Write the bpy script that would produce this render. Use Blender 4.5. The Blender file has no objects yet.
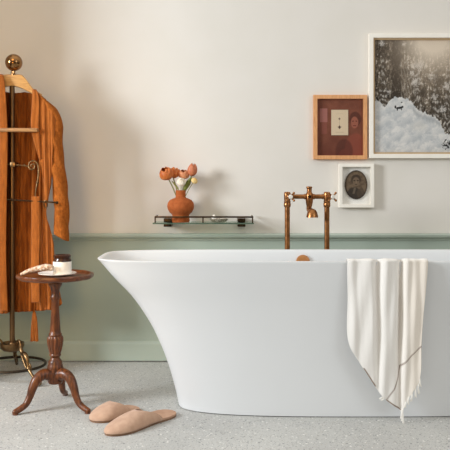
import bpy, bmesh, math, random
from mathutils import Vector, Matrix, noise

random.seed(7)
PI = math.pi
S = bpy.context.scene
C = S.collection

# ------------------------------------------------------------------ camera maths
F, CX, CY, H = 780.0, 225.0, 180.0, 0.883      # focal length (px), principal point, eye height
WALL = 3.805                                    # distance of the back wall


def P(px, py, D):
    return Vector(((px - CX) * D / F, D, H - (py - CY) * D / F))


def lin(c):
    out = []
    for v in c[:3]:
        v = v / 255.0
        out.append(v / 12.92 if v <= 0.04045 else ((v + 0.055) / 1.055) ** 2.4)
    return out


def interp(pts, x):
    if x <= pts[0][0]:
        return pts[0][1]
    for (a, b), (c, d) in zip(pts, pts[1:]):
        if x <= c:
            return b + (d - b) * (x - a) / (c - a)
    return pts[-1][1]


def smooth_interp(pts, x):
    """Catmull-Rom through (x, y) points."""
    n = len(pts)
    if x <= pts[0][0]:
        return pts[0][1]
    if x >= pts[-1][0]:
        return pts[-1][1]
    for i in range(n - 1):
        x0, y0 = pts[i]
        x1, y1 = pts[i + 1]
        if x <= x1:
            h = x1 - x0
            m0 = (y1 - (pts[i - 1][1] if i else y0)) / (x1 - (pts[i - 1][0] if i else x0))
            m1 = ((pts[i + 2][1] if i + 2 < n else y1) - y0) / ((pts[i + 2][0] if i + 2 < n else x1) - x0)
            t = (x - x0) / h
            return ((2 * t**3 - 3 * t**2 + 1) * y0 + (t**3 - 2 * t**2 + t) * h * m0 +
                    (-2 * t**3 + 3 * t**2) * y1 + (t**3 - t**2) * h * m1)


def curve_pts(pts, n=8):
    """Catmull-Rom through 3-D points."""
    pts = [Vector(p) for p in pts]
    out = []
    for i in range(len(pts) - 1):
        p0 = pts[i - 1] if i else pts[i] * 2 - pts[i + 1]
        p1, p2 = pts[i], pts[i + 1]
        p3 = pts[i + 2] if i + 2 < len(pts) else p2 * 2 - p1
        for k in range(n):
            t = k / n
            out.append(0.5 * ((2 * p1) + (p2 - p0) * t + (2 * p0 - 5 * p1 + 4 * p2 - p3) * t * t +
                              (3 * p1 - p0 - 3 * p2 + p3) * t**3))
    out.append(pts[-1])
    return out


# ------------------------------------------------------------------ materials
def new_mat(name):
    m = bpy.data.materials.new(name)
    m.use_nodes = True
    nt = m.node_tree
    nt.nodes.clear()
    out = nt.nodes.new('ShaderNodeOutputMaterial')
    b = nt.nodes.new('ShaderNodeBsdfPrincipled')
    nt.links.new(b.outputs[0], out.inputs[0])
    return m, nt, b, out


def mat(name, col, col2=None, rough=0.5, metal=0.0, scale=20.0, stretch=(1, 1, 1), bump=0.0, bscale=None,
        detail=4.0, lo=0.35, hi=0.65, spec=0.5, sheen=0.0, coat=0.0, rough2=None):
    m, nt, b, out = new_mat(name)
    N, L = nt.nodes, nt.links
    tc = N.new('ShaderNodeTexCoord')
    mp = N.new('ShaderNodeMapping')
    mp.inputs['Scale'].default_value = stretch
    L.new(tc.outputs['Object'], mp.inputs[0])
    nz = N.new('ShaderNodeTexNoise')
    nz.inputs['Scale'].default_value = scale
    nz.inputs['Detail'].default_value = detail
    L.new(mp.outputs[0], nz.inputs['Vector'])
    cr = N.new('ShaderNodeValToRGB')
    cr.color_ramp.elements[0].position = lo
    cr.color_ramp.elements[1].position = hi
    cr.color_ramp.elements[0].color = (*lin(col), 1)
    cr.color_ramp.elements[1].color = (*lin(col2 or col), 1)
    L.new(nz.outputs[0], cr.inputs[0])
    L.new(cr.outputs[0], b.inputs['Base Color'])
    b.inputs['Roughness'].default_value = rough
    b.inputs['Metallic'].default_value = metal
    b.inputs['Specular IOR Level'].default_value = spec
    b.inputs['Sheen Weight'].default_value = sheen
    b.inputs['Coat Weight'].default_value = coat
    if rough2 is not None:
        mr = N.new('ShaderNodeMapRange')
        mr.inputs['To Min'].default_value = rough
        mr.inputs['To Max'].default_value = rough2
        L.new(nz.outputs[0], mr.inputs[0])
        L.new(mr.outputs[0], b.inputs['Roughness'])
    if bump:
        n2 = N.new('ShaderNodeTexNoise')
        n2.inputs['Scale'].default_value = bscale or scale
        n2.inputs['Detail'].default_value = 3
        L.new(mp.outputs[0], n2.inputs['Vector'])
        bp = N.new('ShaderNodeBump')
        bp.inputs['Strength'].default_value = bump
        bp.inputs['Distance'].default_value = 0.004
        L.new(n2.outputs[0], bp.inputs['Height'])
        L.new(bp.outputs[0], b.inputs['Normal'])
    return m


def terrazzo():
    m, nt, b, out = new_mat('terrazzo')
    N, L = nt.nodes, nt.links
    tc = N.new('ShaderNodeTexCoord')
    base = N.new('ShaderNodeTexNoise')
    base.inputs['Scale'].default_value = 3.0
    base.inputs['Detail'].default_value = 6
    L.new(tc.outputs['Object'], base.inputs['Vector'])
    c0 = N.new('ShaderNodeValToRGB')
    c0.color_ramp.elements[0].position = .3
    c0.color_ramp.elements[1].position = .7
    c0.color_ramp.elements[0].color = (*lin((177, 176, 172)), 1)
    c0.color_ramp.elements[1].color = (*lin((190, 189, 184)), 1)
    L.new(base.outputs[0], c0.inputs[0])
    prev = c0.outputs[0]
    wob = N.new('ShaderNodeTexNoise')
    wob.inputs['Scale'].default_value = 90
    L.new(tc.outputs['Object'], wob.inputs['Vector'])
    for sc, th, cols in ((150, .34, [(120, 122, 122), (150, 146, 138), (96, 98, 100), (170, 160, 146)]),
                         (75, .30, [(215, 214, 208), (148, 147, 143), (228, 226, 220), (118, 119, 119)]),
                         (230, .36, [(140, 140, 138), (224, 222, 214), (104, 106, 108), (176, 168, 156)])):
        add = N.new('ShaderNodeVectorMath')
        add.operation = 'MULTIPLY_ADD'
        add.inputs[1].default_value = (.006, .006, .006)
        L.new(wob.outputs['Color'], add.inputs[0])
        L.new(tc.outputs['Object'], add.inputs[2])
        v = N.new('ShaderNodeTexVoronoi')
        v.inputs['Scale'].default_value = sc
        L.new(add.outputs[0], v.inputs['Vector'])
        sep = N.new('ShaderNodeSeparateColor')
        L.new(v.outputs['Color'], sep.inputs[0])
        cr = N.new('ShaderNodeValToRGB')
        cr.color_ramp.interpolation = 'CONSTANT'
        e = cr.color_ramp.elements
        e[0].color = (*lin(cols[0]), 1)
        e[0].position = 0
        e[1].color = (*lin(cols[1]), 1)
        e[1].position = .25
        for i in (2, 3):
            k = e.new(.25 * i)
            k.color = (*lin(cols[i]), 1)
        L.new(sep.outputs[0], cr.inputs[0])
        lt = N.new('ShaderNodeMath')
        lt.operation = 'LESS_THAN'
        lt.inputs[1].default_value = th
        L.new(v.outputs['Distance'], lt.inputs[0])
        pick = N.new('ShaderNodeMath')
        pick.operation = 'LESS_THAN'
        pick.inputs[1].default_value = .30
        L.new(sep.outputs[1], pick.inputs[0])
        mul = N.new('ShaderNodeMath')
        mul.operation = 'MULTIPLY'
        L.new(lt.outputs[0], mul.inputs[0])
        L.new(pick.outputs[0], mul.inputs[1])
        m2 = N.new('ShaderNodeMath')
        m2.operation = 'MULTIPLY'
        m2.inputs[1].default_value = .85
        L.new(mul.outputs[0], m2.inputs[0])
        mx = N.new('ShaderNodeMix')
        mx.data_type = 'RGBA'
        L.new(m2.outputs[0], mx.inputs['Factor'])
        L.new(prev, mx.inputs['A'])
        L.new(cr.outputs[0], mx.inputs['B'])
        prev = mx.outputs['Result']
    L.new(prev, b.inputs['Base Color'])
    b.inputs['Roughness'].default_value = .6
    b.inputs['Specular IOR Level'].default_value = .3
    return m


def attr_mat(name, rough=.6, spec=.3, bump=0, bscale=300):
    m, nt, b, out = new_mat(name)
    a = nt.nodes.new('ShaderNodeAttribute')
    a.attribute_name = 'Col'
    nt.links.new(a.outputs['Color'], b.inputs['Base Color'])
    b.inputs['Roughness'].default_value = rough
    b.inputs['Specular IOR Level'].default_value = spec
    if bump:
        tc = nt.nodes.new('ShaderNodeTexCoord')
        n2 = nt.nodes.new('ShaderNodeTexNoise')
        n2.inputs['Scale'].default_value = bscale
        bp = nt.nodes.new('ShaderNodeBump')
        bp.inputs['Strength'].default_value = bump
        bp.inputs['Distance'].default_value = .003
        nt.links.new(tc.outputs['Object'], n2.inputs['Vector'])
        nt.links.new(n2.outputs[0], bp.inputs['Height'])
        nt.links.new(bp.outputs[0], b.inputs['Normal'])
    return m


def glass_mat(name, tint=(1, 1, 1), ior=1.45, rough=.02):
    """thin window glass: transparent with a Fresnel reflection"""
    m = bpy.data.materials.new(name)
    m.use_nodes = True
    nt = m.node_tree
    nt.nodes.clear()
    out = nt.nodes.new('ShaderNodeOutputMaterial')
    t = nt.nodes.new('ShaderNodeBsdfTransparent')
    t.inputs[0].default_value = (*tint, 1)
    g = nt.nodes.new('ShaderNodeBsdfGlossy')
    g.inputs['Roughness'].default_value = rough
    f = nt.nodes.new('ShaderNodeLayerWeight')
    f.inputs[0].default_value = .12
    mm = nt.nodes.new('ShaderNodeMath')
    mm.operation = 'MULTIPLY_ADD'
    mm.inputs[1].default_value = .5
    mm.inputs[2].default_value = .008
    nt.links.new(f.outputs['Fresnel'], mm.inputs[0])
    mx = nt.nodes.new('ShaderNodeMixShader')
    nt.links.new(mm.outputs[0], mx.inputs[0])
    nt.links.new(t.outputs[0], mx.inputs[1])
    nt.links.new(g.outputs[0], mx.inputs[2])
    nt.links.new(mx.outputs[0], out.inputs[0])
    return m


M = {
    'wall': mat('cream_plaster', (228, 222, 212), (230, 224, 215), rough=.85, scale=6, bump=.03, bscale=40, spec=.2),
    'sage': mat('sage_paint', (172, 184, 170), (175, 186, 172), rough=.6, scale=5, spec=.3),
    'sage_trim': mat('sage_trim_paint', (176, 187, 173), (179, 189, 175), rough=.5, scale=5, spec=.3),
    'floor': terrazzo(),
    'tub': mat('white_enamel', (221, 222, 222), (223, 224, 224), rough=.32, scale=3, spec=.45),
    'copper': mat('aged_copper', (178, 122, 76), (130, 86, 52), rough=.24, metal=1, scale=38, rough2=.42),
    'brass': mat('aged_brass', (138, 110, 76), (98, 76, 52), rough=.26, metal=1, scale=30, rough2=.45),
    'brass_ball': mat('polished_brass', (160, 118, 76), (128, 92, 58), rough=.16, metal=1, scale=30),
    'pole': mat('brown_bronze', (120, 92, 62), (96, 72, 48), rough=.34, metal=.9, scale=8),
    'cover': mat('overflow_brass', (196, 136, 80), (180, 120, 68), rough=.4, metal=.45, scale=30),
    'dark_brass': mat('dark_bronze', (92, 72, 52), (58, 45, 34), rough=.34, metal=1, scale=45),
    'black_iron': mat('dark_iron', (48, 42, 36), (70, 60, 48), rough=.45, metal=.8, scale=60),
    'porcelain': mat('porcelain', (240, 236, 226), rough=.2),
    'hanger_wood': mat('pale_wood', (214, 166, 100), (190, 136, 76), rough=.4, scale=26, stretch=(1, 4, 7)),
    'bar_wood': mat('bar_wood', (176, 132, 84), (140, 98, 60), rough=.4, scale=30, stretch=(1, 5, 8)),
    'robe': mat('rust_cotton', (168, 96, 38), (146, 80, 29), rough=.9, scale=18, stretch=(6, 6, 1.2), bump=.5,
                bscale=120, spec=.1, sheen=.15),
    'robe_sleeve': mat('crinkled_rust_cotton', (168, 96, 38), (140, 76, 27), rough=.9, scale=70, stretch=(1.5, 1.5, 1), bump=.9, bscale=130, spec=.1),
    'robe_shaded': mat('rust_cotton_shaded', (160, 89, 34), (120, 63, 23), rough=.9, scale=14, stretch=(6, 6, .8), bump=.4,  # same cotton in a darker colour, standing in for shade inside the robe
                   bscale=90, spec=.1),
    'mahogany': mat('mahogany', (116, 64, 30), (64, 33, 14), rough=.34, scale=22, stretch=(5, 5, 1), spec=.35, coat=.08),
    'mahogany_top': mat('mahogany_top', (118, 66, 34), (70, 36, 17), rough=.3, scale=20, stretch=(1, 6, 6), spec=.35, coat=.1),
    'amber': mat('amber_glass', (62, 32, 14), (42, 20, 9), rough=.15, scale=10, spec=.35),
    'paper': mat('paper_label', (244, 240, 232), (238, 233, 224), rough=.8, scale=50),
    'china': mat('white_china', (240, 238, 232), rough=.25),
    'loofah': mat('loofah_fibre', (226, 208, 188), (166, 128, 98), rough=.95, scale=110, bump=1, bscale=160, lo=.38, hi=.62),
    'slipper': mat('blush_suede', (198, 163, 138), (186, 150, 126), rough=.95, scale=40, bump=.2, bscale=400, spec=.1, sheen=.2),
    'insole': mat('blush_insole', (186, 150, 126), (172, 136, 112), rough=.9, scale=30, spec=.1),
    'sole': mat('dark_sole', (140, 108, 84), (116, 88, 68), rough=.9, scale=30),
    'terracotta': mat('terracotta', (178, 98, 52), (160, 84, 42), rough=.85, scale=60, bump=.6, bscale=220, spec=.2),
    'tulip': mat('orange_petal', (208, 122, 56), (184, 88, 32), rough=.55, scale=30, stretch=(4, 4, 1)),
    'peach': mat('peach_petal', (226, 160, 116), (204, 126, 80), rough=.55, scale=40, stretch=(4, 4, 1)),
    'pinky': mat('salmon_petal', (206, 128, 88), (184, 98, 62), rough=.55, scale=40, stretch=(4, 4, 1)),
    'white_petal': mat('white_petal', (244, 236, 220), (232, 220, 198), rough=.6, scale=60),
    'cream_petal': mat('cream_petal', (236, 206, 140), (222, 180, 104), rough=.6, scale=60),
    'stem': mat('stem_green', (150, 146, 84), (118, 118, 56), rough=.55, scale=40),
    'leaf': mat('leaf_green', (128, 132, 52), (88, 98, 36), rough=.5, scale=30, stretch=(4, 4, 1)),
    'oak': mat('oak_frame', (232, 172, 118), (212, 150, 98), rough=.45, scale=24, stretch=(5, 5, 1)),
    'white_frame': mat('white_frame', (250, 244, 232), (247, 240, 227), rough=.5, scale=20),
    'inner_border': mat('tan_border', (204, 174, 134), rough=.8),  # tan strip round the inside of the large frame
    'mat_board': mat('white_mat_board', (250, 247, 240), rough=.9),
    'art': attr_mat('printed_picture'),
    'towel': attr_mat('towel_cotton', rough=.95, spec=.1, bump=.35, bscale=420),
    'fringe': mat('fringe_cotton', (244, 240, 232), rough=.95),
    'pane': glass_mat('frame_glass', (.985, .985, .985)),
    'shelf_glass': glass_mat('shelf_glass', (.84, .93, .87), rough=.03),
    'glass_edge': mat('glass_edge', (74, 92, 78), (96, 112, 94), rough=.15, scale=30),
    'dish': mat('mottled_dish', (196, 186, 170), (132, 118, 104), rough=.4, scale=150, lo=.45, hi=.55),
    'soap': mat('soap_white', (246, 240, 228), rough=.6),
    'tin_edge': mat('tin_edge', (70, 58, 46), (50, 40, 32), rough=.5, metal=.4, scale=60),
}

# ------------------------------------------------------------------ object helpers
WL = {}      # world origin of every object (no rotations on roots)


def thing(name, label, cat, loc, group=None):
    o = bpy.data.objects.new(name, None)
    o.empty_display_size = .05
    C.objects.link(o)
    o.location = loc
    WL[o.name] = Vector(loc)
    o['label'] = label
    o['category'] = cat
    if group:
        o['group'] = group
    return o


def obj(name, bm, m, parent=None, smooth=True, angle=40, label=None):
    """bm holds world coordinates; the object's origin is its parent's origin."""
    base = WL[parent.name] if parent else Vector((0, 0, 0))
    if isinstance(bm, tuple):
        verts, faces, cols = bm
        me = bpy.data.meshes.new(name)
        me.from_pydata([tuple(Vector(v) - base) for v in verts], [], faces)
        if cols:
            ca = me.color_attributes.new('Col', 'FLOAT_COLOR', 'POINT')
            for i, c in enumerate(cols):
                ca.data[i].color = (*c, 1)
    else:
        bmesh.ops.recalc_face_normals(bm, faces=bm.faces)
        bmesh.ops.translate(bm, verts=bm.verts, vec=-base)
        me = bpy.data.meshes.new(name)
        bm.to_mesh(me)
        bm.free()
    me.materials.append(m)
    if smooth:
        me.polygons.foreach_set('use_smooth', [True] * len(me.polygons))
        me.set_sharp_from_angle(angle=math.radians(angle))
    me.update()
    o = bpy.data.objects.new(name, me)
    C.objects.link(o)
    if parent:
        o.parent = parent
    WL[o.name] = base
    if label:
        o['label'] = label
    return o


def struct(name, bm, m, parent=None, **k):
    o = obj(name, bm, m, parent, **k)
    if not parent:
        o['kind'] = 'structure'
    return o


def add_box(bm, lo, hi, bevel=0.0, seg=2):
    lo, hi = Vector(lo), Vector(hi)
    r = bmesh.ops.create_cube(bm, size=1)
    vs = r['verts']
    c, d = (lo + hi) / 2, hi - lo
    for v in vs:
        v.co = Vector((v.co.x * d.x, v.co.y * d.y, v.co.z * d.z)) + c
    if bevel:
        es = list({e for v in vs for e in v.link_edges})
        bmesh.ops.bevel(bm, geom=es, offset=bevel, segments=seg, affect='EDGES', profile=.5)
    return bm


def box(lo, hi, bevel=0.0, seg=2):
    return add_box(bmesh.new(), lo, hi, bevel, seg)


def add_lathe(bm, prof, c, seg=40, axis=None, rmod=None):
    """prof: (radius, height) pairs revolved about the axis through c."""
    c = Vector(c)
    q = Vector((0, 0, 1)).rotation_difference(Vector(axis).normalized()) if axis is not None else None
    rings = []
    for r, z in prof:
        if r < 1e-6:
            p = Vector((0, 0, z))
            rings.append([bm.verts.new(c + (q @ p if q else p))])
        else:
            ring = []
            for k in range(seg):
                a = 2 * PI * k / seg
                rr = r * (rmod(a, r, z) if rmod else 1)
                p = Vector((rr * math.cos(a), rr * math.sin(a), z))
                ring.append(bm.verts.new(c + (q @ p if q else p)))
            rings.append(ring)
    for a, b in zip(rings, rings[1:]):
        if len(a) == 1 and len(b) == 1:
            continue
        for k in range(seg):
            j = (k + 1) % seg
            if len(a) == 1:
                bm.faces.new((a[0], b[j], b[k]))
            elif len(b) == 1:
                bm.faces.new((a[k], a[j], b[0]))
            else:
                bm.faces.new((a[k], a[j], b[j], b[k]))
    return bm


def lathe(prof, c, seg=40, axis=None, rmod=None):
    return add_lathe(bmesh.new(), prof, c, seg, axis, rmod)


def add_tube(bm, pts, rad, seg=12, closed=False, flat=None, up=None):
    """sweep a circle (or ellipse: flat = ratio) along pts; rad number or list"""
    pts = [Vector(p) for p in pts]
    n = len(pts)
    rad = [rad] * n if not hasattr(rad, '__len__') else list(rad)
    if len(rad) != n:
        rad = [interp([(i / (len(rad) - 1), r) for i, r in enumerate(rad)], k / (n - 1)) for k in range(n)]
    tans = []
    for i in range(n):
        a = pts[(i - 1) % n] if closed or i else pts[0]
        b = pts[(i + 1) % n] if closed or i < n - 1 else pts[-1]
        tans.append((b - a).normalized())
    t0 = tans[0]
    nrm = Vector(up) if up is not None else (Vector((0, 0, 1)) if abs(t0.z) < .9 else Vector((1, 0, 0)))
    nrm = (nrm - t0 * nrm.dot(t0)).normalized()
    rings = []
    for i in range(n):
        t = tans[i]
        nrm = (nrm - t * nrm.dot(t)).normalized()
        bn = t.cross(nrm)
        f = flat if flat else 1
        rings.append([bm.verts.new(pts[i] + (nrm * math.cos(2 * PI * k / seg) * f + bn * math.sin(2 * PI * k / seg)) * rad[i])
                      for k in range(seg)])
    for i in range(n if closed else n - 1):
        a, b = rings[i], rings[(i + 1) % n]
        for k in range(seg):
            j = (k + 1) % seg
            bm.faces.new((a[k], a[j], b[j], b[k]))
    if not closed:
        bm.faces.new(rings[0][::-1])
        bm.faces.new(rings[-1])
    return bm


def tube(pts, rad, seg=12, **k):
    return add_tube(bmesh.new(), pts, rad, seg, **k)


def add_sphere(bm, c, r, sx=1, sy=1, sz=1, u=20, v=12):
    res = bmesh.ops.create_uvsphere(bm, u_segments=u, v_segments=v, radius=r)
    for w in res['verts']:
        w.co = Vector((w.co.x * sx, w.co.y * sy, w.co.z * sz)) + Vector(c)
    return bm


def sphere(c, r, *a, **k):
    return add_sphere(bmesh.new(), c, r, *a, **k)


def grid(fn, nu, nv, col=None):
    """fn(u, v) -> Vector for u, v in 0..1"""
    vs, fs, cs = [], [], []
    for j in range(nv + 1):
        for i in range(nu + 1):
            vs.append(fn(i / nu, j / nv))
            if col:
                cs.append(col(i / nu, j / nv))
    for j in range(nv):
        for i in range(nu):
            a = j * (nu + 1) + i
            fs.append((a, a + 1, a + nu + 2, a + nu + 1))
    return vs, fs, cs


def solidify(o, t, offset=0):
    md = o.modifiers.new('thickness', 'SOLIDIFY')
    md.thickness = t
    md.offset = offset
    return o


# ------------------------------------------------------------------ room
zr_t = H - (233.2 - CY) * WALL / F          # top of the dado rail
zr_b = H - (239.5 - CY) * WALL / F
zb_t = H - (340.5 - CY) * WALL / F          # top of the baseboard

struct('floor', box((-1.5, .3, -.05), (3.2, WALL + .12, 0)), M['floor'], smooth=False)
bm = box((-1.5, WALL, zr_b), (3.2, WALL + .12, 2.75))
struct('wall_back', bm, M['wall'], smooth=False)
struct('trim_1', box((-1.5, WALL - .004, zb_t - .02), (3.2, WALL + .12, zr_b + .004)), M['sage'], smooth=False,
       label='sage green painted lower wall')
# moulded dado rail
prof = [(0, zr_b - .006), (.008, zr_b - .004), (.010, zr_b + .006), (.022, zr_b + .010), (.034, zr_b + .013),
        (.038, zr_t - .007), (.034, zr_t), (0, zr_t)]
bm = bmesh.new()
ends = []
for X in (-1.5, 3.2):
    ends.append([bm.verts.new((X, WALL - .003 - d, z)) for d, z in prof])
for i in range(len(prof) - 1):
    bm.faces.new((ends[0][i], ends[0][i + 1], ends[1][i + 1], ends[1][i]))
struct('trim_2', bm, M['sage_trim'], angle=30, label='sage green moulded dado rail')
prof = [(0, .006), (.018, .006), (.018, zb_t - .014), (.014, zb_t - .008), (.008, zb_t - .003), (.006, zb_t), (0, zb_t)]
bm = bmesh.new()
ends = []
for X in (-1.5, 3.2):
    ends.append([bm.verts.new((X, WALL - .003 - d, z)) for d, z in prof])
for i in range(len(prof) - 1):
    bm.faces.new((ends[0][i], ends[0][i + 1], ends[1][i + 1], ends[1][i]))
struct('baseboard_back', bm, M['sage_trim'], angle=30)
# unseen stub of left wall beside the window, added to shade the back wall's left edge
struct('wall_left_blocker', box((-1.40, 3.22, 0), (-1.27, WALL + .12, 2.75)), M['wall'], smooth=False)

# ------------------------------------------------------------------ bathtub
TX, TY = .52, 3.102
TZ = .585
A0, A1, B0, B1 = .704, 1.012, .203, .252
SP = [(0, 0), (.02, 0), (.16, .062), (.295, .137), (.43, .235), (.577, .369), (.744, .578), (.866, .789), (1, 1)]


def tub_ring(bm, s, z, inset, seg=128):
    a = A0 + (A1 - A0) * s - inset
    b = B0 + (B1 - B0) * s - inset
    n = 3.1 + 2.2 * s
    out = []
    for k in range(seg):
        t = 2 * PI * k / seg
        # spread samples round the corners
        ct, st = math.cos(t), math.sin(t)
        x = math.copysign(abs(ct) ** (2 / n), ct)
        y = math.copysign(abs(st) ** (2 / n), st)
        out.append(bm.verts.new((TX + a * x, TY + b * y, z)))
    return out


bm = bmesh.new()
rings = []
rings.append(tub_ring(bm, 0, .0, .012))
rings.append(tub_ring(bm, 0, .0035, .001))
NT = 26
for i in range(1, NT):
    t = .012 + (.985 - .012) * i / (NT - 1)
    rings.append(tub_ring(bm, smooth_interp(SP, t), TZ * t, 0))
rings.append(tub_ring(bm, .997, TZ - .003, 0))
rings.append(tub_ring(bm, 1.0, TZ - .0008, .001))
rings.append(tub_ring(bm, 1.0, TZ, .004))
rings.append(tub_ring(bm, 1.0, TZ, .016))
rings.append(tub_ring(bm, 1.0, TZ - .001, .020))
rings.append(tub_ring(bm, .99, TZ - .006, .022))
for i in range(18):
    t = .975 - (.975 - .24) * i / 17
    rings.append(tub_ring(bm, smooth_interp(SP, t), TZ * t, .024 + .02 * (1 - t)))
rings.append(tub_ring(bm, .08, .122, .06))
rings.append(tub_ring(bm, .06, .112, .10))
rings.append(tub_ring(bm, .0, .108, .16))
for a, b in zip(rings, rings[1:]):
    n = len(a)
    for k in range(n):
        j = (k + 1) % n
        bm.faces.new((a[k], a[j], b[j], b[k]))
bm.faces.new(rings[-1])
bm.faces.new(rings[0][::-1])
tub = thing('bathtub', 'white freestanding bathtub with flared rim standing on the terrazzo floor', 'bathtub', (TX, TY, 0))
obj('basin', bm, M['tub'], tub, angle=50)
ov = P(303, 261.6, 3.318)
obj('overflow_cover', lathe([(0, .010), (.018, .010), (.026, .008), (.029, .003), (.029, -.02), (0, -.02)], ov,
                            axis=(0, -1, .12)), M['cover'], tub, label='round brass overflow cover')
obj('drain', lathe([(0, .006), (.02, .006), (.032, .003), (.034, 0), (0, -.004)], (TX, TY, .109)), M['copper'], tub,
    label='round copper drain')

# ------------------------------------------------------------------ bath faucet
FD = 3.50
pxm = FD / F
fx = [287.3, 326.9]
fau = thing('bath_faucet', 'aged copper floor-standing bath faucet with two cross handles behind the bathtub', 'faucet',
            (P(307, 0, FD).x, FD, 0))
zc = P(0, 196.6, FD).z
for x in fx:
    X = P(x, 0, FD).x
    pipe = obj('pipe', lathe([(.0118, 0), (.0118, zc - .008)], (X, FD, 0), seg=24), M['copper'], fau)
    obj('floor_flange', lathe([(.034, 0), (.034, .006), (.026, .010), (.014, .014), (.0118, .02)], (X, FD, 0)), M['copper'], pipe)
    zk = P(0, 206.5, FD).z
    obj('collar', lathe([(.0118, -.004), (.0150, 0), (.0158, .005), (.0158, .014), (.0140, .017), (.0152, .019), (.0152, .023),
                         (.0126, .026)], (X, FD, zk), seg=24), M['copper'], pipe)
    obj('elbow', lathe([(0, -.022), (.013, -.021), (.0145, -.014), (.0150, .006), (.0148, .016), (.012, .021), (0, .022)],
                       (X, FD, zc), seg=24), M['copper'], fau)
xa, xb = P(fx[0], 0, FD).x, P(fx[1], 0, FD).x
bm = tube([(xa, FD, zc), (xb, FD, zc)], .0102, 20)
for s, x in ((1, xa), (-1, xb)):
    add_lathe(bm, [(.0088, 0), (.0120, .002), (.0120, .008), (.0088, .011)], (x + s * .014, FD, zc), 20, axis=(s, 0, 0))
xm = P(309.3, 0, FD).x
for s in (1, -1):
    add_lathe(bm, [(.0088, 0), (.0125, .002), (.0125, .010), (.0088, .014)], (xm + s * .013, FD, zc), 20, axis=(s, 0, 0))
obj('crossbar', bm, M['copper'], fau)
# centre body: upright stub above the bar, swelling below
obj('valve_body', lathe([(0, .046), (.0120, .0455), (.0135, .043), (.0135, .038), (.0110, .035), (.0112, .020), (.0150, .014), (.0165, 0),
                         (.0170, -.014), (.0160, -.026), (.0120, -.044), (.0090, -.056), (.0, -.058)], (xm, FD, zc), 28), M['copper'], fau)
obj('index_button', lathe([(.0075, 0), (.0075, .004), (.006, .006), (0, .0065)], (xm, FD - .0165, zc), 20, axis=(0, -1, 0)),
    M['dark_brass'], fau, label='dark round button')
# bell shaped spout swinging down from the body
b0 = P(308.3, 206, FD)
b1 = P(312.2, 210.5, FD - .035)
sp = obj('spout', tube(curve_pts([b0, P(308.4, 209.5, FD - .008), P(310, 211, FD - .024), b1], 6), [.008, .0085, .009, .010], 16), M['copper'], fau)
obj('spout_bell', lathe([(0, .008), (.009, .007), (.017, .001), (.0228, -.010), (.0255, -.022), (.0268, -.0305), (.0245, -.0305), (.020, -.012),
                         (0, -.004)], b1 + Vector((0, 0, .0)), 32), M['copper'], sp)
for hx, ang in ((290.3, 45), (332.4, 45)):
    base = P(fx[0] if hx < 300 else fx[1], 196.8, FD)
    hc = P(hx, 196.8, FD - .050)
    ax = (hc - base).normalized()
    hd = obj('handle', lathe([(.007, 0), (.0075, .020), (.0105, .026), (.0105, .032), (.006, .036), (.006, .046)], base, 16, axis=ax), M['copper'], fau)
    bm = lathe([(0, -.006), (.0095, -.005), (.0110, 0), (.0105, .004), (0, .005)], hc, 20, axis=ax)
    right = ax.cross(Vector((0, 0, 1))).normalized()
    upv = right.cross(ax).normalized()
    for k in range(4):
        a = math.radians(ang + 90 * k)
        d = right * math.cos(a) + upv * math.sin(a)
        add_tube(bm, [hc + d * .008, hc + d * .018, hc + d * .0215], [.0040, .0036, .0044], 10)
        add_sphere(bm, hc + d * .0235, .0055, u=12, v=8)
    obj('cross_grip', bm, M['copper'], hd)
    obj('porcelain_cap', lathe([(.0098, 0), (.0098, .003), (.008, .005), (0, .0058)], hc + ax * .0045, 20, axis=ax), M['porcelain'], hd,
        label='white porcelain cap')

# ------------------------------------------------------------------ towel over the rim
TD = TY - B1 - .004
LEFT = [(257, 347.5), (270, 347.2), (300, 347.6), (325, 347.0), (337, 347.6), (348, 350.5), (358, 356.5), (368, 363), (385, 374), (400, 386), (411, 401)]
RIGHT = [(257, 427.5), (268, 427), (290, 425), (320, 422.5), (345, 421), (378, 419.5), (392, 412), (402, 406), (411, 402.5)]


def tfold(x, y):
    """fold depth towards the camera at pixel-like cloth position"""
    g = min(1, max(0, (y - 250) / 50))
    k = .75 + .25 * g
    drift = (y - 257) * .05
    f = 0
    for c, w, a in ((352, 4.5, .006), (359, 3.0, .0025), (364, 4.5, .005), (371, 5, .008), (386, 5, .010), (394, 4.5, .006), (407, 4, .009), (415, 4.5, .009), (425, 4.5, .008)):
        cc = c + drift * (0.6 if c < 380 else -.35)
        f += a * math.exp(-((x - cc) / w) ** 2)
    f -= .016 * math.exp(-((x - (401.5 - drift * .3)) / 2.6) ** 2)
    f -= .011 * math.exp(-((x - (377 + drift * .15)) / 3.0) ** 2)
    fade = 1 - .55 * min(1, max(0, (y - 300) / 110))
    return 1.6 * f * k * fade + .002 * math.sin(x * .33 + y * .07)


def towel_pt(u, v):
    if v < .18:                                      # inside the tub and over the rim
        t = v / .18
        x = 347.5 + u * 80
        path = [(0, (.055, -.085)), (.55, (.036, -.006)), (.68, (.030, .004)), (.82, (.012, .006)), (1.0, (-.006, -.002))]
        dy = interp([(a, b[0]) for a, b in path], t)
        dz = interp([(a, b[1]) for a, b in path], t)
        p = P(x, 180, TD)
        # follow the gentle bow of the rim
        q = Vector((p.x, TD + .004 + dy, TZ + dz + .001))
        q.y -= tfold(x, 257) * t
        q.z += tfold(x, 257) * .35 * math.sin(min(1, t) * PI)
        return q
    w = (v - .18) / .82
    y = 259.5 + w * (411 - 259.5)
    xl, xr = smooth_interp(LEFT, y), smooth_interp(RIGHT, y)
    x = xl + (xr - xl) * u
    p = P(x, y, TD - .006)
    e = 1
    p.y = TD - .006 - tfold(x, y)
    p.x = (x - CX) * (TD - .006) / F
    return p


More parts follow.
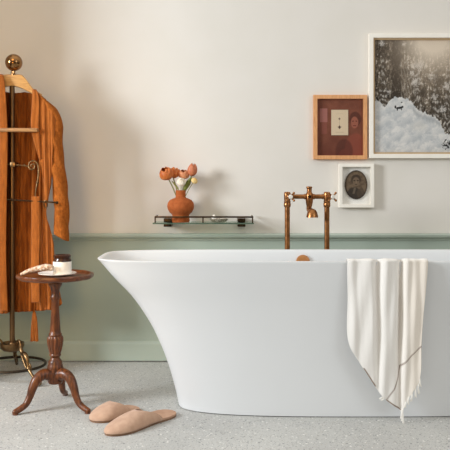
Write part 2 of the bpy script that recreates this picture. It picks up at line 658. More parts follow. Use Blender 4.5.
def seg_dist(px, py, a, b):
    ax, ay = a
    bx, by = b
    dx, dy = bx - ax, by - ay
    t = max(0, min(1, ((px - ax) * dx + (py - ay) * dy) / (dx * dx + dy * dy)))
    return math.hypot(px - ax - t * dx, py - ay - t * dy)


STR = [((421, 346), (412, 354), .95), ((412, 354), (400.5, 366.5), .95), ((400.5, 366.5), (398, 378), .95), ((398, 378), (394, 389), .95), ((394, 389), (385, 401), .95),
       ((363.8, 368), (375.0, 385.5), 1.1), ((386, 399.3), (401, 410), 1.1)]


def towel_col(u, v):
    base = lin((238, 234, 228))
    if v < .18:
        return base
    y = 259.5 + (v - .18) / .82 * (411 - 259.5)
    xl, xr = smooth_interp(LEFT, y), smooth_interp(RIGHT, y)
    x = xl + (xr - xl) * u
    d = min(seg_dist(x, y, a, b) - w * .5 for a, b, w in STR)
    k = max(0, min(1, .5 - d * 1.4))
    c = lin((122, 98, 82))
    warm = lin((238, 229, 217))
    wv = max(0, min(1, (x - 398) / 14))
    bb = [p * (1 - wv) + q * wv for p, q in zip(base, warm)]
    return [p * (1 - k) + q * k for p, q in zip(bb, c)]


tw = thing('towel', 'white cotton towel with thin brown stripe and fringe draped over the bathtub rim', 'towel', P(388, 258, TD))
o = obj('cloth', grid(towel_pt, 150, 190, towel_col), M['towel'], tw, angle=180)
solidify(o, .0025)
# fringe: twisted tassels along the lower right edge and at the corner
tas = [(419.4, 376, 420.5, 387), (418.6, 381, 419, 394), (415.6, 386, 415.6, 397), (412.2, 391, 411, 402), (409, 396, 408.2, 404), (406, 401, 405.2, 408)]
tas += [(402.6, 409.5, 402.2, 421), (402.2, 410, 403.4, 423), (401.6, 410, 401.2, 419), (384.2, 396.8, 380.2, 398.8), (384.6, 397.6, 381.6, 400.6)]
for x0, y0, x1, y1 in tas:
    bm = bmesh.new()
    for q in range(3):
        pa = P(x0 + (q - 1) * .5, y0, TD - .010)
        pb = P((x0 + x1) / 2 + random.uniform(-.6, .6), (y0 + y1) / 2, TD - .013)
        pc = P(x1 + (q - 1) * .9, y1 + random.uniform(-1, 1), TD - .010)
        add_tube(bm, curve_pts([pa, pb, pc], 4), [.0018, .0027, .0023, .0014], 6)
    obj('fringe_tassel', bm, M['fringe'], tw)

# ------------------------------------------------------------------ wall shelf, vase, flowers
gz = .6825
gx0, gx1 = P(152.6, 0, 3.645).x, P(253.9, 0, 3.645).x
sh = thing('wall_shelf', 'narrow glass wall shelf with a dark bronze gallery rail above the dado', 'shelf', ((gx0 + gx1) / 2, WALL, gz))
obj('glass_plate', box((gx0, 3.648, gz - .0055), (gx1, WALL - .012, gz), .0008), M['shelf_glass'], sh, smooth=False)
bm = box((gx0, 3.645, gz - .006), (gx1, 3.648, gz))
obj('glass_edge', bm, M['glass_edge'], sh, smooth=False, label='greenish front edge of the glass')
rz = P(0, 217, 3.652).z
rx0, rx1 = P(155.2, 0, 3.652).x, P(252.6, 0, 3.652).x
bm = bmesh.new()
add_box(bm, (rx0 - .003, 3.649, rz - .004), (rx1 + .003, 3.656, rz + .004), .001)
for X in (rx0, rx1):
    add_box(bm, (X - .003, 3.656, rz - .004), (X + .003, WALL - .02, rz + .004), .001)
obj('gallery_rail', bm, M['dark_brass'], sh, angle=30)
for x in (155.2, 203, 252.6):
    X = P(x, 0, 3.652).x
    obj('post', box((X - .0032, 3.649, gz), (X + .0032, 3.656, rz), .0006), M['dark_brass'], sh, angle=30)
for x in (167.6, 241.5):
    X = P(x, 0, 3.70).x
    bm = bmesh.new()
    add_box(bm, (X - .0185, 3.695, gz + .0003), (X + .0185, WALL, gz + .018), .002)
    add_box(bm, (X - .0185, 3.695, gz - .021), (X + .0185, WALL, gz - .0058), .002)
    obj('bracket', bm, M['dark_brass'], sh, angle=30)

VD = 3.712
vp = VD / F
vx = P(180.7, 0, VD).x


def vz(y):
    return H - (y - CY) * VD / F


k0 = gz - vz(222.5)
prof = [(0, 222.5), (8.6, 222.5), (9.1, 221.4), (8.8, 218.5), (8.4, 216), (8.9, 214.8), (11.2, 212.6), (13.0, 209.5), (13.5, 206.5), (12.9, 203.2), (11.0, 200.6),
        (8.0, 199), (5.8, 198.3), (5.1, 197.4), (5.0, 193.5), (5.15, 191.3), (4.9, 190.7), (4.3, 191.2), (4.2, 197), (5, 199.5), (11, 204), (11.5, 209), (7, 214), (0, 214.5)]
obj_v = obj('vase', lathe([(r * vp, vz(y) - gz + k0) for r, y in prof], (vx, VD, gz + .0003), 48), M['terracotta'], angle=35)
obj_v['label'] = 'round-bellied terracotta vase with narrow neck on the glass shelf'
obj_v['category'] = 'vase'


def petal_bloom(c, r, h, axis, n=6, open_=.0, seed=0, layers=2):
    """cup of overlapping petals pointing along axis, c = bloom centre"""
    rng = random.Random(seed)
    q = Vector((0, 0, 1)).rotation_difference(Vector(axis).normalized())
    vs, fs = [], []
    prof = [(0, .18), (.12, .62), (.3, .94), (.5, 1.0), (.72, .92 + open_), (.88, .74 + open_ * 1.6), (1, .5 + open_ * 2.2)]
    for L in range(layers):
        rr = r * (1 - .22 * L)
        for k in range(n // 2 if layers == 2 and n == 6 else n):
            m = n // 2 if layers == 2 and n == 6 else n
            a0 = 2 * PI * (k + .5 * L) / m + rng.uniform(-.12, .12)
            hw = PI / m * 1.22
            hh = h * rng.uniform(.92, 1.06) * (1 + .04 * L)
            base = len(vs)
            NU, NV = 8, 10
            for j in range(NV + 1):
                v = j / NV
                wd = math.sin(min(1, v * 1.6 + .25) * PI / 2) * (1 - max(0, v - .6) ** 2 * 4.6)
                for i in range(NU + 1):
                    u = i / NU * 2 - 1
                    a = a0 + u * hw * wd
                    rad = rr * smooth_interp(prof, v) * (1 - .05 * u * u + .04 * abs(u))
                    p = Vector((rad * math.cos(a), rad * math.sin(a), hh * (v - .5) - hh * .10 * u * u * v))
                    vs.append(Vector(c) + q @ p)
            for j in range(NV):
                for i in range(NU):
                    a = base + j * (NU + 1) + i
                    fs.append((a, a + 1, a + NU + 2, a + NU + 1))
    return vs, fs, None


def stem_to(bloom_c, axis, h, foot, m, parent, r=.0028):
    b = Vector(bloom_c) - Vector(axis).normalized() * h * .48
    mid = (b + Vector(foot)) / 2 + Vector((0, 0, .008)) + (b - Vector(foot)) * .05
    pts = curve_pts([foot, mid, b], 8)
    return obj('stem', tube(pts, r, 8), m, parent)


def leaf_mesh(a, b, w, bend):
    a, b = Vector(a), Vector(b)
    d = b - a
    side = d.cross(Vector((0, 1, .2))).normalized()
    nrm = side.cross(d).normalized()

    def fn(u, v):
        ww = w * math.sin(PI * min(1, v * .92 + .08)) ** .8 * (1 - .25 * v)
        x = u * 2 - 1
        return a + d * v + nrm * (bend * math.sin(PI * v) + abs(x) * ww * .4) + side * x * ww
    return grid(fn, 6, 14)


neck = lambda dx, dy=0: Vector((vx + dx, VD + dy, vz(204)))
fl = [
    ('tulip', 'large orange tulip leaning left out of the terracotta vase', 166.4, 174.0, VD - .02, 7.0, 13.0, (-.35, -.45, .9), 'tulip', 6, .02),
    ('tulip', 'smaller orange tulip just right of the large leaning tulip', 174.6, 172.8, VD + .015, 5.2, 11.0, (.25, .1, .95), 'tulip', 6, .06),
    ('tulip', 'tall salmon tulip at the upper right of the vase bouquet', 192.4, 169.8, VD + .0, 4.9, 12.5, (.12, -.15, 1), 'pinky', 6, -.04),
    ('tulip', 'peach tulip in the middle of the bouquet above the white bloom', 183.8, 174.6, VD + .012, 5.6, 8.5, (.1, -.3, .9), 'peach', 6, .10),
]
for i, (nm, lab, x, y, D, r, h, ax, mm, n, op) in enumerate(fl):
    c = P(x, y, D)
    t = thing('tulip', lab, 'flower', neck((i - 1.5) * .004), group='cut flowers in the terracotta vase')
    foot = neck((i - 1.5) * .005, .004 * (i % 2))
    stem_to(c, ax, h * vp, foot, M['stem'], t)
    solidify(obj('bloom', petal_bloom(c, r * vp, h * vp, ax, n, op, seed=i + 3), M[mm], t, angle=180), .0009)
    if i == 2:
        solidify(obj('leaf', leaf_mesh(P(184.2, 190.5, VD - .012), P(191.8, 176.5, VD - .018), .0135, .006), M['leaf'], t, angle=180), .0009)
    if i == 0:
        solidify(obj('leaf', leaf_mesh(P(179, 190, VD - .01), P(171.5, 180.5, VD - .012), .005, .003), M['stem'], t, angle=180), .0009)
for nm, lab, x, y, r, mm, dx in (('ranunculus', 'round white ranunculus in the middle of the vase bouquet', 181.3, 181.6, 4.6, 'white_petal', 0),
                                 ('ranunculus', 'small cream yellow bloom low at the right of the bouquet', 194.6, 180.6, 3.3, 'cream_petal', .006)):
    c = P(x, y, VD - .022)
    t = thing(nm, lab, 'flower', neck(dx, -.006), group='cut flowers in the terracotta vase')
    ax = Vector((.05 if dx == 0 else .5, -.75, .65))
    stem_to(c, ax, r * vp * 1.3, neck(dx, -.006), M['stem'], t, .0018)
    bm1 = petal_bloom(c, r * vp, r * vp * 1.5, ax, 7, -.10, seed=11, layers=1)
    for L in (1, 2, 3):
        b2 = petal_bloom(c + ax.normalized() * .001 * L, r * vp * (1 - .22 * L), r * vp * 1.45, ax, 6 - L + 1, -.10, seed=12 + L, layers=1)
        off = len(bm1[0])
        bm1 = (bm1[0] + b2[0], bm1[1] + [tuple(a + off for a in f) for f in b2[1]], None)
    solidify(obj('bloom', bm1, M[mm], t, angle=180), .0008)

# mottled soap dish with a white chunk of soap
dx = P(218.8, 0, 3.71).x
dish = obj('soap_dish', lathe([(0, .001), (.026, .0), (.034, .004), (.041, .012), (.043, .0165), (.0415, .0165), (.036, .008), (.026, .004), (0, .0035)],
                              (dx, 3.71, gz + .0003), 40, rmod=lambda a, r, z: 1 + .05 * math.cos(2 * a) + .012 * math.cos(14 * a)), M['dish'])
dish['label'] = 'shallow mottled beige dish on the glass shelf right of the vase'
dish['category'] = 'dish'
bm = bmesh.new()
add_lathe(bm, [(0, .005), (.010, .0055), (.0125, .010), (.0115, .018), (.0085, .027), (.0045, .034), (0, .037)], (P(213.9, 0, 3.71).x, 3.708, gz), 7)
so = obj('soap', bm, M['soap'], angle=20)
so['label'] = 'small pointed white piece of soap standing in the mottled dish'
so['category'] = 'soap'


# ------------------------------------------------------------------ pictures
def frame_mesh(x0, x1, z0, z1, w, y0, y1, bev=.0012):
    """mitred frame: four bars between depth y0 (front) and y1 (wall)"""
    bm = bmesh.new()
    add = []
    o = [(x0, z0), (x1, z0), (x1, z1), (x0, z1)]
    i = [(x0 + w, z0 + w), (x1 - w, z0 + w), (x1 - w, z1 - w), (x0 + w, z1 - w)]
    vo = [[bm.verts.new((x, y, z)) for x, z in o] for y in (y0, y1)]
    vi = [[bm.verts.new((x, y, z)) for x, z in i] for y in (y0, y1)]
    for k in range(4):
        j = (k + 1) % 4
        bm.faces.new((vo[0][k], vo[0][j], vi[0][j], vi[0][k]))
        bm.faces.new((vo[1][k], vi[1][k], vi[1][j], vo[1][j]))
        bm.faces.new((vo[0][k], vo[1][k], vo[1][j], vo[0][j]))
        bm.faces.new((vi[0][k], vi[0][j], vi[1][j], vi[1][k]))
    es = [e for e in bm.edges if all(abs(v.co.y - y0) < 1e-6 for v in e.verts) and len({round(v.co.x, 5) for v in e.verts} | set()) <= 2 and
          (abs(e.verts[0].co.x - e.verts[1].co.x) < 1e-6 or abs(e.verts[0].co.z - e.verts[1].co.z) < 1e-6)]
    bmesh.ops.bevel(bm, geom=es, offset=bev, segments=2, affect='EDGES')
    return bm


def plane_pic(x0, x1, z0, z1, y, nu, nv, col):
    vs, fs, cs = grid(lambda u, v: Vector((x0 + (x1 - x0) * u, y, z1 + (z0 - z1) * v)), nu, nv, col)
    return vs, [f[::-1] for f in fs], cs          # facing the room


def px_rect(x0, y0, x1, y1, D):
    a, b = P(x0, y1, D), P(x1, y0, D)
    return a.x, b.x, a.z, b.z


def fbm(x, y, z=0, o=4):
    return noise.fractal(Vector((x, y, z)), .6, 2.1, o)


def mixc(a, b, k):
    k = max(0, min(1, k))
    return [p * (1 - k) + q * k for p, q in zip(a, b)]


# --- snowy forest photograph in a white frame
SNOW = [(370, 100), (377, 100.7), (381, 103), (385.5, 106.2), (389.5, 100.7), (394, 97.8), (400, 96.8), (406, 98.6), (411, 101.6), (416, 108), (424, 112.5), (430.4, 115.8),
        (438.4, 120), (443, 128), (445, 133.4), (452, 134.6), (468, 136), (482, 128), (500, 121), (520, 118), (540, 120)]


def snow_pic(x, y):
    s = smooth_interp(SNOW, x) + 1.6 * fbm(x * .3, 3.1) + .9 * fbm(x * .9, 7.7)
    if y > s:
        d = y - s
        n = fbm(x * .12, y * .12, 5, 5)
        c = mixc(lin((196, 199, 200)), lin((236, 233, 228)), .5 + .75 * n + .25 * math.exp(-d / 2.0))
        ridge = 112 + (x - 414) * 1.2
        if 413 < x < 440 and y > s + 1:
            c = mixc(c, lin((150, 153, 155)), .55 * max(0, 1 - abs(y - (s + 3 + (440 - x) * .09)) / 4.5))
        l2 = 121 + .0 * x
        if 410 < x < 428:
            c = mixc(c, lin((226, 222, 214)), .8 * math.exp(-((x - 419) / 7) ** 2 - ((y - 126) / 5) ** 2))
        c = mixc(c, lin((176, 179, 181)), (.25) * max(0, math.sin(x * .35 + y * .6 + 3 * n)))
        # small dark animal crossing the hump
        e = min(((x - 399.2) / 3.3) ** 2 + ((y - 107.9 + (x - 399) * .12) / 1.15) ** 2, ((x - 402.4) / 1.2) ** 2 + ((y - 106.9) / 1.0) ** 2,
                ((x - 395.4) / .9) ** 2 + ((y - 107.0) / 1.6) ** 2, ((x - 397.2) / .6) ** 2 + ((y - 109.6) / 1.3) ** 2, ((x - 401.6) / .5) ** 2 + ((y - 109.2) / 1.4) ** 2,
                ((x - 401.7) / .9) ** 2 + ((y - 102.4) / .6) ** 2)
        if e < 1.2:
            c = mixc(lin((30, 29, 29)), c, max(0, (e - .8) / .4))
        # dark twigs poking up from the snow
        tw_ = ((x - 448) / 5.5) ** 2 + ((y - 144.5) / 5) ** 2
        if tw_ < 1.3 and fbm(x * .45, y * .45, 9) > -.12 + .25 * tw_:
            c = lin((46, 45, 44))
        tw_ = ((x - 502) / 9) ** 2 + ((y - 136) / 6) ** 2
        if tw_ < 1.2 and fbm(x * .4, y * .4, 2) > .0:
            c = lin((52, 50, 48))
        return c
    n1 = fbm(x * .55, y * .22, 1, 5)
    n2 = fbm(x * .09, y * .07, 4, 3)
    sp = fbm(x * .8, y * .7, 8, 3)
    big = .30 * max(0, min(1, (x - 405) / 20)) * max(0, min(1, (100 - y) / 30)) - .22 * math.exp(-((x - 436) / 12) ** 2 - ((y - 106) / 10) ** 2) - .12 * math.exp(-((x - 386) / 6) ** 2)
    c = mixc(lin((28, 23, 19)), lin((158, 142, 122)), (.33) + big + .55 * n1 + .55 * n2 + .30 * sp)
    br = .8 * n1 + .5 * sp + .5 * n2 + .6 * big
    if br > .40:
        c = mixc(c, lin((232, 224, 212)), (br - .40) * 2.8)
    # conifer trunks and hanging branches
    for tx, wd, k in ((396.3, 5.2, .96), (383, 1.6, .5), (424, 1.3, .5), (457, 2, .55), (474, 3.5, .75), (493, 2, .5), (511, 3, .6)):
        w = wd * (.8 + .004 * (y - 38)) + .8 * fbm(y * .2, tx)
        if abs(x - tx) < w:
            c = mixc(c, lin((34, 26, 21)), k * min(1, (w - abs(x - tx)) * 1.2))
    if x > 401 and x < 412 and y > 62 and math.sin((x - .25 * y) * 2.2 + 2 * n2) > .55:
        c = mixc(c, lin((150, 142, 130)), .55)
    if abs(x - 396.3) < 8 and .8 * n1 + .7 * sp > .30:
        c = mixc(c, lin((120, 108, 94)), min(.75, (.8 * n1 + .7 * sp - .30) * 2.2))
    # snow laden conifers
    for cx_, top, bot, hw in ((383, 52, 106, 8), (416.5, 50, 114, 9.5), (436, 64, 120, 8.5), (448, 58, 132, 9), (463, 50, 136, 11), (482, 60, 130, 11), (503, 54, 124, 13), (522, 62, 122, 10)):
        if top < y < bot:
            t = (y - top) / (bot - top)
            tier = (t * 8 + .9 * fbm(x * .12, y * .05, cx_)) % 1
            edge = hw * (.12 + .88 * t) * (.55 + .45 * tier) + 1.6 * fbm(x * .4, y * .4, cx_)
            q = abs(x - cx_) / edge if edge > .1 else 9
            if q < 1:
                shade = mixc(lin((36, 30, 25)), lin((92, 80, 66)), .4 + .9 * sp)
                snowy = max(0, 1 - abs(tier - .25) / .3) * (.55 + 1.1 * n1)
                shade = mixc(shade, lin((226, 219, 208)), max(0, min(.9, snowy)))
                c = mixc(c, shade, min(1, (1 - q) * 3) * .85)
    # snow lumps on boughs
    for lx, ly, lr in ((418.5, 66, 4.5), (415.5, 81, 4.2), (421, 63, 3), (412, 73, 2.5), (431, 76, 3), (443, 109, 3.2), (434, 97, 2.6), (389, 92, 2), (446, 86, 3), (404, 44, 2), (382, 43, 3),
                       (462, 70, 4), (480, 88, 4), (498, 76, 4), (515, 95, 5), (470, 108, 4)):
        d = math.hypot(x - lx, (y - ly) * .9) / lr + .9 * fbm(x * .5, y * .5, lx)
        if d < 1.2:
            c = mixc(c, lin((216, 210, 202)), (1.2 - d) * 1.5 * (.65 + sp))
    # low winter sun through the canopy
    g = math.exp(-(((x - 433) / 23) ** 2 + ((y - 36) / 25) ** 2) * 1.0)
    c = mixc(c, lin((255, 244, 226)), g * 1.45)
    g2 = math.exp(-(((x - 436) / 46) ** 2 + ((y - 44) / 42) ** 2))
    c = mixc(c, lin((216, 188, 156)), g2 * .42)
    return c


def picture(name, label, rect, w, depth, fm, inner):
    x0, x1, z0, z1 = rect
    t = thing(name, label, 'picture', ((x0 + x1) / 2, WALL, z0))
    obj('frame', frame_mesh(x0, x1, z0, z1, w, WALL - depth, WALL - .001), fm, t, angle=30)
    return t


DFR = WALL - .032
rect = px_rect(369.3, 33.3, 531, 158.2, DFR)
w = 4.3 * DFR / F
big = picture('framed_picture', 'large white framed photograph of a snowy forest on the upper right wall', rect, w, .032, M['white_frame'], None)
ir = (rect[0] + w, rect[1] - w, rect[2] + w, rect[3] - w)
bw = .0085
obj('inner_border', frame_mesh(ir[0], ir[1], ir[2], ir[3], bw, WALL - .020, WALL - .007, .0004), M['inner_border'], big, angle=30, label='tan border inside the frame')
YP = WALL - .010


def big_col(u, v):
    X = ir[0] + (ir[1] - ir[0]) * u
    Z = ir[3] + (ir[2] - ir[3]) * v
    return snow_pic(CX + X * F / YP, CY - (Z - H) * F / YP)


obj('photograph', plane_pic(ir[0], ir[1], ir[2], ir[3], YP, 300, 232, big_col), M['art'], big, smooth=False, label='black and white snowy forest print')
obj('glass_pane', plane_pic(*ir, WALL - 0.0235, 1, 1, None), M['pane'], big, smooth=False)

# --- red-brown picture in an oak frame
DFR2 = WALL - .026
rect = px_rect(313.6, 94.8, 367.4, 159.3, DFR2)
w = 3.9 * DFR2 / F
mid = picture('framed_picture', 'oak framed red-brown picture with a small cream card at its centre', rect, w, .026, M['oak'], None)
ir2 = (rect[0] + w, rect[1] - w, rect[2] + w, rect[3] - w)
YP2 = WALL - .008


def mid_col(u, v):
    x = 317 + (363.6 - 317) * u
    y = 98 + (156 - 98) * v
    n = fbm(x * .1, y * .1, 3)
    c = mixc(lin((118, 66, 48)), lin((136, 80, 59)), .5 + .6 * n)
    c = mixc(c, lin((96, 46, 33)), .6 * max(0, (y - 118) / 38))
    # pale lamp-like reflection from the glass, painted into the print at left
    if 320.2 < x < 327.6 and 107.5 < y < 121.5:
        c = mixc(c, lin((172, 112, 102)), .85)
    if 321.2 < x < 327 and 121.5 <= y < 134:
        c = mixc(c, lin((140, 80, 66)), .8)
    # dim reflection of a half-length figure, painted into the print at right
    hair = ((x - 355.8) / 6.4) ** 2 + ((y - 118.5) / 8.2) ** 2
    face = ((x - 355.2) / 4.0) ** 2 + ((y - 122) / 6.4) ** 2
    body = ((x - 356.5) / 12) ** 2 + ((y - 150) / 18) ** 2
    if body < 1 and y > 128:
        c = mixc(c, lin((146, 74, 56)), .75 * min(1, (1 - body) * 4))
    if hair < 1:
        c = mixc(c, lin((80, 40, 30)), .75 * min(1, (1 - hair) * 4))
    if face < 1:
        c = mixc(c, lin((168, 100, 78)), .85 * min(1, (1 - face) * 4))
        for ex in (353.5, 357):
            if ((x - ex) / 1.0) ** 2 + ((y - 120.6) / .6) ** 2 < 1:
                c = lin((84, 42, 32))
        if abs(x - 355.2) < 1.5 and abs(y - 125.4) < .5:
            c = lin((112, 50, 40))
    dome = ((x - 344.5) / 9.5) ** 2 + ((y - 152) / 14) ** 2  # lower dark shape, part of the same painted reflection
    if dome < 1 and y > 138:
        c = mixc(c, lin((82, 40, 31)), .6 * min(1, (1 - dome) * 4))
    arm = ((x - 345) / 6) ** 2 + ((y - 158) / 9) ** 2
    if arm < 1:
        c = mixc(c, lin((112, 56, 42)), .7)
    return c


obj('print', plane_pic(*ir2, YP2, 100, 124, mid_col), M['art'], mid, smooth=False, label='dim red-brown print with a painted-in reflection of a figure')
cr_ = px_rect(331.3, 109.8, 348.2, 135.2, YP2 - .003)


def card_col(u, v):
    c = lin((226, 204, 172))
    x, y = u * 17, v * 25.4
    d = abs(x - 8.3) / 1.4 + abs(y - 17.4) / 2.0
    d2 = abs(x - 8.2) / 1.1 + abs(y - 9.0) / 1.2
    d3 = abs(x - 8.3) / 2.2 + abs(y - 17.2) / .7
    k = max(max(0, min(1, (1.15 - d) * 4)), max(0, min(1, (1.15 - d2) * 4)) * .9, max(0, min(1, (1.15 - d3) * 4)))
    c = mixc(c, lin((84, 62, 52)), k)
    if abs(x - 8.3) < .18 and 8 < y < 17:
        c = mixc(c, lin((120, 96, 78)), .6)
    if (abs(y - 22.4) < .25 and 4.5 < x < 12.5) or (abs(y - 4.0) < .2 and 5 < x < 12):
        c = mixc(c, lin((190, 166, 136)), .6)
    return c


bmc = plane_pic(*cr_, YP2 - .003, 60, 90, card_col)
solidify(obj('card', bmc, M['art'], mid, smooth=False, label='small cream card with two dark marks'), .002, -1)
obj('glass_pane', plane_pic(*ir2, WALL - 0.019, 1, 1, None), M['pane'], mid, smooth=False)

# --- small oval portrait in a white box frame
DFR3 = WALL - .034
rect = px_rect(339.2, 163.6, 374.2, 207.6, DFR3)
w = 3.4 * DFR3 / F
sm = picture('framed_picture', 'small white box frame with a dark oval portrait, right of the faucet', rect, w, .034, M['white_frame'], None)
ir3 = (rect[0] + w, rect[1] - w, rect[2] + w, rect[3] - w)
obj('backing', box((ir3[0], WALL - .008, ir3[2]), (ir3[1], WALL - .004, ir3[3])), M['mat_board'], sm, smooth=False, label='white backing board')
oc = P(356.1, 184.8, WALL - .014)
oa, ob = 11.0 * (WALL - .014) / F, 14.2 * (WALL - .014) / F


def oval_xy(u, v):
    # square-to-disc map keeps an even grid
    x, y = u * 2 - 1, v * 2 - 1
    return x * math.sqrt(1 - y * y / 2), y * math.sqrt(1 - x * x / 2)


def oval_pt(u, v):
    x, y = oval_xy(u, v)
    return Vector((oc.x + oa * x, WALL - .014, oc.z - ob * y))


def oval_col(u, v):
    x, y = oval_xy(u, v)
    x *= 11
    y *= 14.2
    n = fbm(x * .3, y * .3, 6)
    c = mixc(lin((98, 80, 62)), lin((124, 104, 82)), .5 + n)
    # coat and arm
    coat = ((x + 2) / 8.5) ** 2 + ((y - 11) / 9) ** 2
    if coat < 1:
        c = mixc(c, lin((50, 44, 40)), .85 * min(1, (1 - coat) * 4))
    sh_ = ((x - 4.5) / 4.2) ** 2 + ((y - 8.5) / 5.5) ** 2
    if sh_ < 1:
        c = mixc(c, lin((84, 70, 56)), .8 * min(1, (1 - sh_) * 4))
    if abs(x + 1.5 - (y - 4) * -.25) < 1.1 and 3 < y < 9:
        c = mixc(c, lin((120, 104, 86)), .7)
    hair = ((x + .2) / 5.2) ** 2 + ((y + 5.2) / 5.4) ** 2
    face = ((x + .2) / 3.7) ** 2 + ((y + 3.2) / 4.9) ** 2
    if hair < 1:
        c = mixc(c, lin((58, 47, 38)), .85 * min(1, (1 - hair) * 4))
    if face < 1:
        c = mixc(c, lin((128, 106, 84)), .85 * min(1, (1 - face) * 3))
        for ex in (-1.8, 1.5):
            if ((x - ex) / 1.1) ** 2 + ((y + 4.2) / .7) ** 2 < 1:
                c = mixc(c, lin((52, 42, 34)), .85)
        if abs(x + .2) < 1.3 and abs(y + .4) < .5:
            c = mixc(c, lin((66, 52, 42)), .8)
        if abs(x + .1) < .45 and -3.6 < y < -1.6:
            c = mixc(c, lin((150, 128, 104)), .6)
    e = (x / 11) ** 2 + (y / 14.2) ** 2
    return mixc(c, lin((46, 38, 31)), max(0, (e - .72) / .28) * .8)


pv = obj('oval_portrait', grid(oval_pt, 70, 84, oval_col), M['art'], sm, smooth=False, label='dark brown oval portrait of a person in a coat')
solidify(pv, .004, -1)
obj('oval_rim', tube([(oc.x + oa * math.cos(2 * PI * k / 64), WALL - .0145, oc.z + ob * math.sin(2 * PI * k / 64)) for k in range(64)], .0016, 8, closed=True),
    M['tin_edge'], pv)
obj('glass_pane', plane_pic(*ir3, WALL - 0.026, 1, 1, None), M['pane'], sm, smooth=False)

# ------------------------------------------------------------------ valet stand
SD = 3.50
sx = P(12.2, 0, SD).x
st = thing('valet_stand', 'aged brass valet stand with ball finial and ringed base at the left', 'stand', (sx, SD, 0))
zball = P(0, 62.6, SD).z
obj('pole', lathe([(0, .12), (.0115, .12), (.0115, zball - .06), (.006, zball - .058), (.006, zball - .03)], (sx, SD, 0), 20), M['pole'], st)
bc = P(13.8, 62.6, SD)
obj('ball_finial', add_lathe(sphere(bc, .0385, u=40, v=24), [(.008, -.062), (.013, -.058), (.013, -.054), (.007, -.050), (.007, -.036)], bc, 20),
    M['brass_ball'], st, label='polished brass ball finial')

# wooden shoulder piece, arched underneath
HT = [(-30, 97), (-22, 93.5), (-12, 85), (-4, 77.5), (2, 74.8), (13, 74.3), (22, 75.0), (27, 80.2), (33, 88.2), (40, 93), (50, 99), (56, 103)]
HB = [(-30, 101), (-22, 99), (-8, 94.5), (0, 89.6), (6, 87.2), (13, 86.4), (20, 88.0), (27, 91.2), (33, 94.5), (40, 98), (50, 104), (56, 107)]


def hanger_bm():
    bm = bmesh.new()
    rows = []
    for i in range(61):
        x = -17 + 59 * i / 60
        t, b = smooth_interp(HT, x), smooth_interp(HB, x)
        dd = .000016 * (x - 13) ** 2
        D0, D1 = SD - .018 + dd, SD + .012 + dd
        m = (t + b) / 2
        rows.append([bm.verts.new(P(x, yy, DD)) for yy, DD in ((t, SD + dd), (t + .8, D0 + .003), (m, D0), (b - .8, D0 + .003), (b, SD + dd), (b - .8, D1 - .003), (m, D1), (t + .8, D1 - .003))])
    for a, b in zip(rows, rows[1:]):
        for k in range(8):
            j = (k + 1) % 8
            bm.faces.new((a[k], a[j], b[j], b[k]))
    bm.faces.new(rows[0])
    bm.faces.new(rows[-1])
    return bm


obj('shoulder_hanger', hanger_bm(), M['hanger_wood'], st, angle=60, label='pale wooden curved shoulder piece')
a, b = P(-14, 128.2, SD - .035), P(39.3, 132.6, SD - .035)
obj('trouser_bar', box((a.x, SD - .070, P(0, 132.2, SD - .04).z), (b.x, SD - .034, P(0, 128.4, SD - .04).z), .004, 3), M['bar_wood'], st, label='flat wooden bar')
HKD = SD - .040
# scrolled side hook: arm, spiral, drop
arm = [P(7, 164.5, HKD), P(14, 164.6, HKD), P(22, 165.4, HKD), P(28.4, 166.4, HKD)]
hook = curve_pts(arm, 6)[:-1] + curve_pts([P(28.4, 166.4, HKD), P(30.4, 169.2, HKD - .002), P(33.4, 169.0, HKD - .003), P(35.0, 166.4, HKD - .003), P(33.6, 164.0, HKD - .003), P(31.4, 164.6, HKD - .003),
                                           P(31.2, 166.4, HKD - .003), P(32.6, 166.8, HKD - .003)], 5)
bm = tube(hook, [.0030, .0026, .0034, .0040, .0038, .0034, .0030, .0026], 10)
drop = curve_pts([P(28.6, 166.2, HKD), P(29.6, 162.6, HKD), P(33, 160.9, HKD), P(36.6, 162.8, HKD), P(38.4, 167.6, HKD), P(38.6, 174, HKD), P(37.8, 180, HKD), P(36.8, 186, HKD), P(35.8, 191, HKD), P(35.3, 197, HKD)], 7)
add_tube(bm, drop, [.0030, .0036, .0042, .0046, .0046, .0044, .0044, .0050, .0036, .0028], 10)
add_sphere(bm, P(37.4, 182.8, HKD), .0080, sz=.55, u=14, v=8)
add_box(bm, P(10.6, 166.9, HKD) - Vector((0, .010, 0)), P(15.6, 162.1, HKD) + Vector((0, .050, 0)), .002)
for x in (18.5, 24.5):
    add_sphere(bm, P(x, 165.1, HKD), .0048, u=12, v=8)
obj('scroll_hook', bm, M['brass'], st)
RD = SD - .052
bm = tube([P(-32, 198.6, RD), P(8, 199.6, RD), P(57, 202.6, RD)], .0036, 12)
add_sphere(bm, P(57, 202.6, RD), .0062)
add_tube(bm, [P(12.2, 199.7, RD), P(12.2, 199.7, SD)], .006, 10)
rod = obj('hanging_rod', bm, M['dark_brass'], st)
ringc = P(45.7, 204.0, RD)
obj('rod_ring', tube([ringc + Vector((.0075 * math.cos(2 * PI * k / 24), -.004 * math.sin(2 * PI * k / 24), .0165 * math.sin(2 * PI * k / 24))) for k in range(24)], .0024, 8, closed=True),
    M['brass'], rod)

